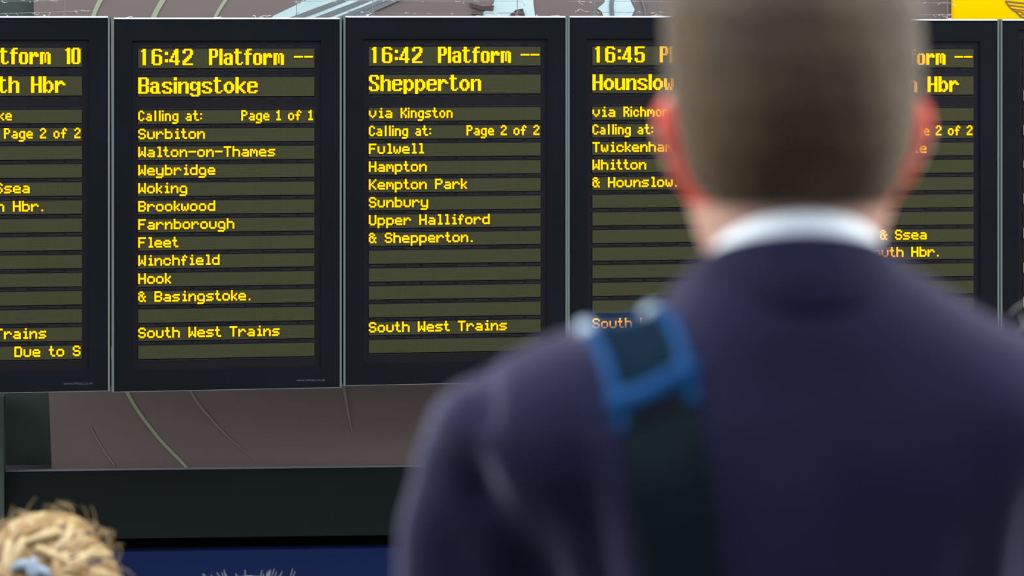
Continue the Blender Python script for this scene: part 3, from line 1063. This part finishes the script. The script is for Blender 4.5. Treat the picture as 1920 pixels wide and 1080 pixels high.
# the loaded strap presses the left shoulder down
co2[:, 2] -= .023 * np.exp(-((co2[:, 0] + .095) / .030) ** 2) * np.clip((co2[:, 2] - 1.44) / .06, 0, 1)
jme.vertices.foreach_set('co', co2.ravel())
jme.update()
jacket = link_mesh('jacket', jme, M['suit'], man)
jb = MB()
# jacket collar: stand, rolled top edge and fall lying on the yoke
jb.loft([ring(.0580, .0625, .066, CY, 1.548, .40), ring(.0590, .0635, .067, CY, 1.5680, .40), ring(.0610, .0655, .069, CY, 1.5710, .40),
         ring(.0640, .0690, .071, CY, 1.5690, .38), ring(.0720, .0800, .076, CY, 1.5560, .27), ring(.0810, .0925, .083, CY, 1.5415, .17),
         ring(.0805, .0915, .082, CY, 1.5375, .17), ring(.0680, .0750, .074, CY, 1.5480, .24), ring(.0620, .0680, .070, CY, 1.548, .34)], caps=False)
jcol = jb.build('jacket_collar', M['suit'], jacket, smooth=True)
# trousers and shoes under the jacket
clothing_tubes('trousers', [([(s * .085, -.01, .97), (s * .088, 0, .75), (s * .090, .01, .50), (s * .090, -.01, .09)], [.088, .082, .072, .060]) for s in (-1, 1)]
               + [([(-.06, -.012, .96), (.06, -.012, .96)], [.092, .092])], M['trousers'], man)
for s in (-1, 1):
    shoe(man, s * .088, -.02, 0.0)

# ------------------------------------------------ the shoulder bag and its strap over the left shoulder
bag = empty('shoulder_bag', (MX, MY, 0.70))
tag(bag, 'dark bag on a teal strap with a blue rimmed shoulder pad over the navy suit', 'bag')
tree = BVHTree.FromPolygons([tuple(v) for v in co2], [tuple(p.vertices) for p in jme.polygons])


def on_cloth(x, a, off):
    """point on the jacket: a in degrees, 0 = front horizontal, 90 = up, 180 = back, in the plane x"""
    piv = Vector((x, -.012, 1.44))
    d = Vector((0, math.cos(math.radians(a)), math.sin(math.radians(a))))
    h = tree.ray_cast(piv + d * .5, -d)
    if h[0] is None: return piv + d * .1
    return h[0] + d * off


def on_back(x, z, off):
    h = tree.ray_cast(Vector((x, -.6, z)), Vector((0, 1, 0)))
    return (h[0] if h[0] else Vector((x, -.12, z))) + Vector((0, -off, 0))


def strap_line(xoff, off, a0, a1, n, lower=None):
    """points along the strap; xoff = sideways offset from its centre line"""
    out = []
    for i in range(n):
        a = a0 + (a1 - a0) * i / (n - 1)
        xc = -.108 + .0275 * max(0, (a - 90) / 90)
        sk = -150 * xoff          # the strap lies a little skew on the shoulder
        out.append(on_cloth(xc + xoff, a + sk, off))
    if lower:
        z0 = out[-1].z; x0 = out[-1].x
        for i in range(1, lower[1] + 1):
            z = z0 + (lower[0] - z0) * i / lower[1]
            out.append(on_back(x0 + (z0 - z) * .11, z, off))
    return out


def strip(mb, half, off0, off1, a0, a1, n, lower=None, across=7, mi=0):
    """a band of cloth with thickness, conforming to the jacket"""
    xs = [half * (-1 + 2 * i / (across - 1)) for i in range(across)]
    top = [strap_line(x, off1, a0, a1, n, lower) for x in xs]
    bot = [strap_line(x, off0, a0, a1, n, lower) for x in xs]
    L = len(top[0])
    rings = []
    for k in range(L):
        rings.append([top[i][k] for i in range(across)] + [bot[i][k] for i in reversed(range(across))])
    mb.loft([[p - Vector((0, 0, .70)) for p in r] for r in rings], mi)


def rail(mb, x, off, r, a0, a1, n=14):
    pts = [p - Vector((0, 0, .70)) for p in strap_line(x, off, a0, a1, n)]
    mb.tube(pts, r, 10, round_ends=True)


st = MB(); strip(st, .0215, .0004, .0024, 40, 172, 26, (0.98, 22))
st.build('strap', M['webbing'], bag, smooth=False)
PA0, PA1 = 80, 144
pd = MB(); strip(pd, .0190, .0015, .0030, PA0, PA1, 18)
pad = pd.build('shoulder_pad', M['pad_dark'], bag)
rm = MB()
rail(rm, -.0205, -.0006, .0044, PA0, PA1 + 7); rail(rm, .0205, -.0006, .0044, PA0, PA1 + 7)
for a in (PA0, PA1):
    pts = [strap_line(-.020 + .040 * i / 8, .0010, a - .01, a, 2)[1] - Vector((0, 0, .70)) for i in range(9)]
    rm.tube(pts, .0078 if a > 90 else .005, 10, round_ends=True)
rm.build('pad_rim', M['pad_blue'], bag, smooth=True)
for sx_ in (-1, 1):  # pale lumps added for the sky highlights on the pad rails
    kb = MB(); rail(kb, sx_ * .0205, .0004, .0057, 85, 97, 5)
    kb.build('pad_rail_highlight', M['pad_rail_highlight'], bag, smooth=True)
gp = MB(); strip(gp, .0150, .0026, .0036, PA1 + 3.5, PA1 + 7.5, 4)  # black strip standing in for the shadow where the strap emerges
gp.build('strap_gap_shadow', M['recess'], bag)
bb = MB(); bb.box(-.26, .06, -.235, -.145, -.04, .24)
bo = bevel(bb.build('bag_body', M['webbing'], bag), .025, 3)
bf = MB(); bf.box(-.262, .062, -.247, -.236, .05, .24)
bevel(bf.build('flap', M['webbing'], bag), .004, 2)


# ------------------------------------------------ blonde woman lower on the stairs
def blond(name, c1, c2):
    return mat(name, c1, 0.45, spec=0.4, noise=(60, c2), sheen=(0.1, (1, .95, .85, 1), .4))


M['blond_light'] = blond('light_blond_hair', (0.37, 0.275, 0.135), (0.28, 0.195, 0.085))
M['blond_mid'] = blond('golden_blond_hair', (0.225, 0.128, 0.040), (0.17, 0.095, 0.03))
M['blond_dark'] = blond('dark_blond_hair', (0.06, 0.037, 0.018), (0.04, 0.025, 0.012))
M['grey_hair'] = mat('grey_hair', (0.13, 0.135, 0.135), 0.6)
M['coat_green'] = mat('green_coat', (0.05, 0.07, 0.06), 0.9)
M['coat_grey'] = mat('grey_coat', (0.08, 0.08, 0.09), 0.9)
M['coat_black'] = mat('black_coat', (0.015, 0.015, 0.018), 0.9)
M['clip'] = mat('pale_blue_clip', (0.17, 0.215, 0.27), 0.45)


def other_person(px, py_top, Y, floor_z, label, coat, hairtop=.12, name='person'):
    X = (px - 960) / F * Y
    top = EYE - (py_top - HORIZON) * Y / F
    k = 0.97
    ez = top - .135 * k
    root = empty('person', (X, Y, floor_z))
    tag(root, label, 'person')
    me = body_mesh(ez, floor_z, k, 0.010)
    for v in me.vertices: v.co.z -= floor_z
    link_mesh('body', me, M['skin'], root)
    sh = ez - .20 * k - floor_z
    spec = []
    for s in (-1, 1):
        spec.append(([(s * .165, -.012, sh - .035), (s * .212, 0, sh - .33), (s * .214, .04, sh - .54)], [.060, .054, .044]))
    mb = MB()
    for pts, rad in spec: mb.tube(pts, rad, 16, round_ends=True)
    mb.loft([section(z, hw, bk, fr, 2.3, 32, -.012) for z, hw, bk, fr in (
        (.42, .20, .15, .14), (sh - .50, .185, .13, .13), (sh - .25, .165, .125, .122), (sh - .08, .185, .120, .11), (sh - .02, .165, .10, .09), (sh + .02, .11, .08, .075), (sh + .05, .066, .066, .06))])
    link_mesh('coat', fuse(mb, .011, 4), coat, root)
    for s in (-1, 1):
        shoe(root, s * .088, -.02, 0.0)
    return root, ez - floor_z


woman, wz = other_person(85, 962, 3.5, -0.60, 'blonde woman with curly pinned up hair and a pale clip before the dark beam', M['coat_green'])
HC = Vector((0, -.008, wz + .018))       # centre of the hair mass
HR = .106
rr = random.Random(21)
hair = MB()
# underlying mass
cap = hair_cap(wz, .97, extra=-.001, nape=-.075)
hair.add(cap.v, cap.f, 1)
clip_dir = Vector((.03, -.89, .50)).normalized()
u1 = clip_dir.cross(Vector((0, 0, 1))).normalized(); u2 = u1.cross(clip_dir)


def sph(theta, phi, r):
    d = clip_dir * math.cos(theta) + (u1 * math.cos(phi) + u2 * math.sin(phi)) * math.sin(theta)
    return HC + Vector((d.x * r, d.y * r * 1.02, d.z * r))


for i in range(280):
    ph = 2 * PI * i / 280 + rr.uniform(-.05, .05)
    th0 = rr.uniform(.75, 1.85)
    th1 = rr.uniform(.10, .34)
    sw = rr.uniform(-.45, .45)
    bulge = rr.uniform(-.003, .008)
    rad = rr.uniform(.0030, .0072)
    pts, rads = [], []
    for k in range(11):
        t = k / 10
        th = th0 + (th1 - th0) * t
        r = HR * .965 + bulge * math.sin(PI * t) + .003 * math.sin(7 * t + i)
        pts.append(sph(th, ph + sw * t * t + .06 * math.sin(5 * t + i), r))
        rads.append(rad * (.35 + .9 * math.sin(PI * min(1, .12 + .80 * (1 - t)))))
    mi = rr.choices((0, 1, 2), (6, 3, 1.6))[0]
    if ph % (2 * PI) > PI: mi = rr.choices((0, 1, 2), (4, 5, 1.5))[0]
    hair.tube(pts, rads, 7, mi, round_ends=True)
# coiled loops above and beside the clip
for i in range(16):
    a = rr.uniform(0, 2 * PI)
    th = rr.uniform(.30, .62)
    base = sph(th, a, HR * .99)
    e1 = (u1 * math.cos(a + 1.2) + u2 * math.sin(a + 1.2)); e2 = clip_dir
    q = []
    w = rr.uniform(.018, .034)
    for k in range(10):
        t = PI * k / 9
        q.append(base + e1 * math.cos(t) * w + e2 * math.sin(t) * w * .42)
    hair.tube(q, [rr.uniform(.005, .008)] * 10, 7, rr.choice((0, 1, 1)), round_ends=True)
hair.build('hair', [M['blond_light'], M['blond_mid'], M['blond_dark']], woman, smooth=True)


def flyaways(mb, centre, R, count, rnd, rad, ang, length=(.02, .05), curl=1.0, mi=0):
    """loose curling hairs standing off a head; ang = (low, high) range round the outline, 90 = top"""
    for i in range(count):
        a = math.radians(rnd.uniform(*ang))
        y = rnd.uniform(-.6, .5)
        c = math.sqrt(1 - y * y)
        d = Vector((math.cos(a) * c, y, math.sin(a) * c))
        p = centre + d * R * .97
        L = rnd.uniform(*length)
        tang = Vector((-math.sin(a), rnd.uniform(-.3, .3), math.cos(a)))
        sg = rnd.choice((-1, 1))
        bend = rnd.uniform(.8, 3.4) * curl
        q = []
        dirv = (d + tang * rnd.uniform(-.5, .5)).normalized()
        ax = dirv.cross(tang).normalized() * sg
        step = L / 9
        for k in range(10):
            q.append(p.copy())
            p = p + dirv * step
            dirv = Matrix.Rotation(bend / 9, 3, ax) @ dirv
        mb.tube(q, [rad] * 7 + [rad * .8, rad * .6, rad * .4], 5, mi)


fl = MB()
flyaways(fl, HC, HR, 150, rr, .0004, (-10, 185), (.018, .05))
flyaways(fl, HC, HR, 16, rr, .0008, (20, 160), (.022, .05), 1.2)
fl.build('flyaway_curls', M['blond_light'], woman, smooth=True)
# hair clip: two wings meeting at a knuckle
cl = MB()
cc = HC + clip_dir * (HR * 1.04)
for s, ln in ((-1, .032), (1, .044)):
    base = cc
    q = [base + u1 * (-s) * 0 + u2 * .004, cc + u1 * s * ln * .5 + u2 * (.006 if s > 0 else -.004) + clip_dir * .004, cc + u1 * s * ln + u2 * (-.012)]
    cl.tube(smooth_line(q, 5), [.0075, .0085, .0085, .008, .0075, .007, .0065, .006, .0055, .005, .003][:11], 10, round_ends=True, flat=.6, up=clip_dir)
cl.tube([cc - u2 * .006 + clip_dir * .003, cc + u2 * .010 + clip_dir * .006], [.009, .007], 10, round_ends=True)
cl.build('hair_clip', M['clip'], woman, smooth=True)
tag(woman.children[-1], 'pale blue hair clip')

# ------------------------------------------------ spiky haired person farther down, only hair tips in view
spiky, sz = other_person(466, 1088, 5.5, LOW, 'person with spiky grey hair, only the tips showing before the navy panel', M['coat_grey'])
sh_ = MB()
SC = Vector((0, 0, sz + .02))
cap = hair_cap(sz, .97, extra=.004)
sh_.add(cap.v, cap.f)
rs = random.Random(5)
for i in range(46):
    x, y = rs.uniform(-.104, .104), rs.uniform(-.05, .04)
    base = SC + Vector((x * .72, y, .100 * math.sqrt(max(.05, 1 - (x / .112) ** 2))))
    tip = SC + Vector((x + rs.uniform(-.006, .006), y, .127 + rs.uniform(-.012, .005)))
    sh_.tube([base, base.lerp(tip, .6) + Vector((rs.uniform(-.003, .003), 0, 0)), tip], [.0013, .0009, .0004], 5)
sh_.build('hair', M['grey_hair'], spiky, smooth=True)

# ------------------------------------------------ curly haired person beyond the man's right shoulder
curly, cz = other_person(2085, 530, 3.0, -0.45, 'person with loose grey curls just behind the right shoulder of the man', M['coat_black'])
ch = MB()
CC = Vector((0, 0, cz + .015))
cap = hair_cap(cz, .97, extra=.010, nape=-.06)
ch.add(cap.v, cap.f)
rc = random.Random(11)
flyaways(ch, CC, .100, 140, rc, .0012, (0, 180), (.02, .05))
for q in (((-.130, -.02, .079), (-.122, -.02, .088), (-.109, -.02, .093), (-.089, -.02, .085), (-.07, -.02, .06)),
          ((-.119, -.03, .061), (-.109, -.03, .070), (-.093, -.03, .073), (-.07, -.03, .06))):
    ch.tube(smooth_line([CC + Vector(p) * 1.0 for p in q], 5), .0011, 6)
ch.build('hair', M['grey_hair'], curly, smooth=True)
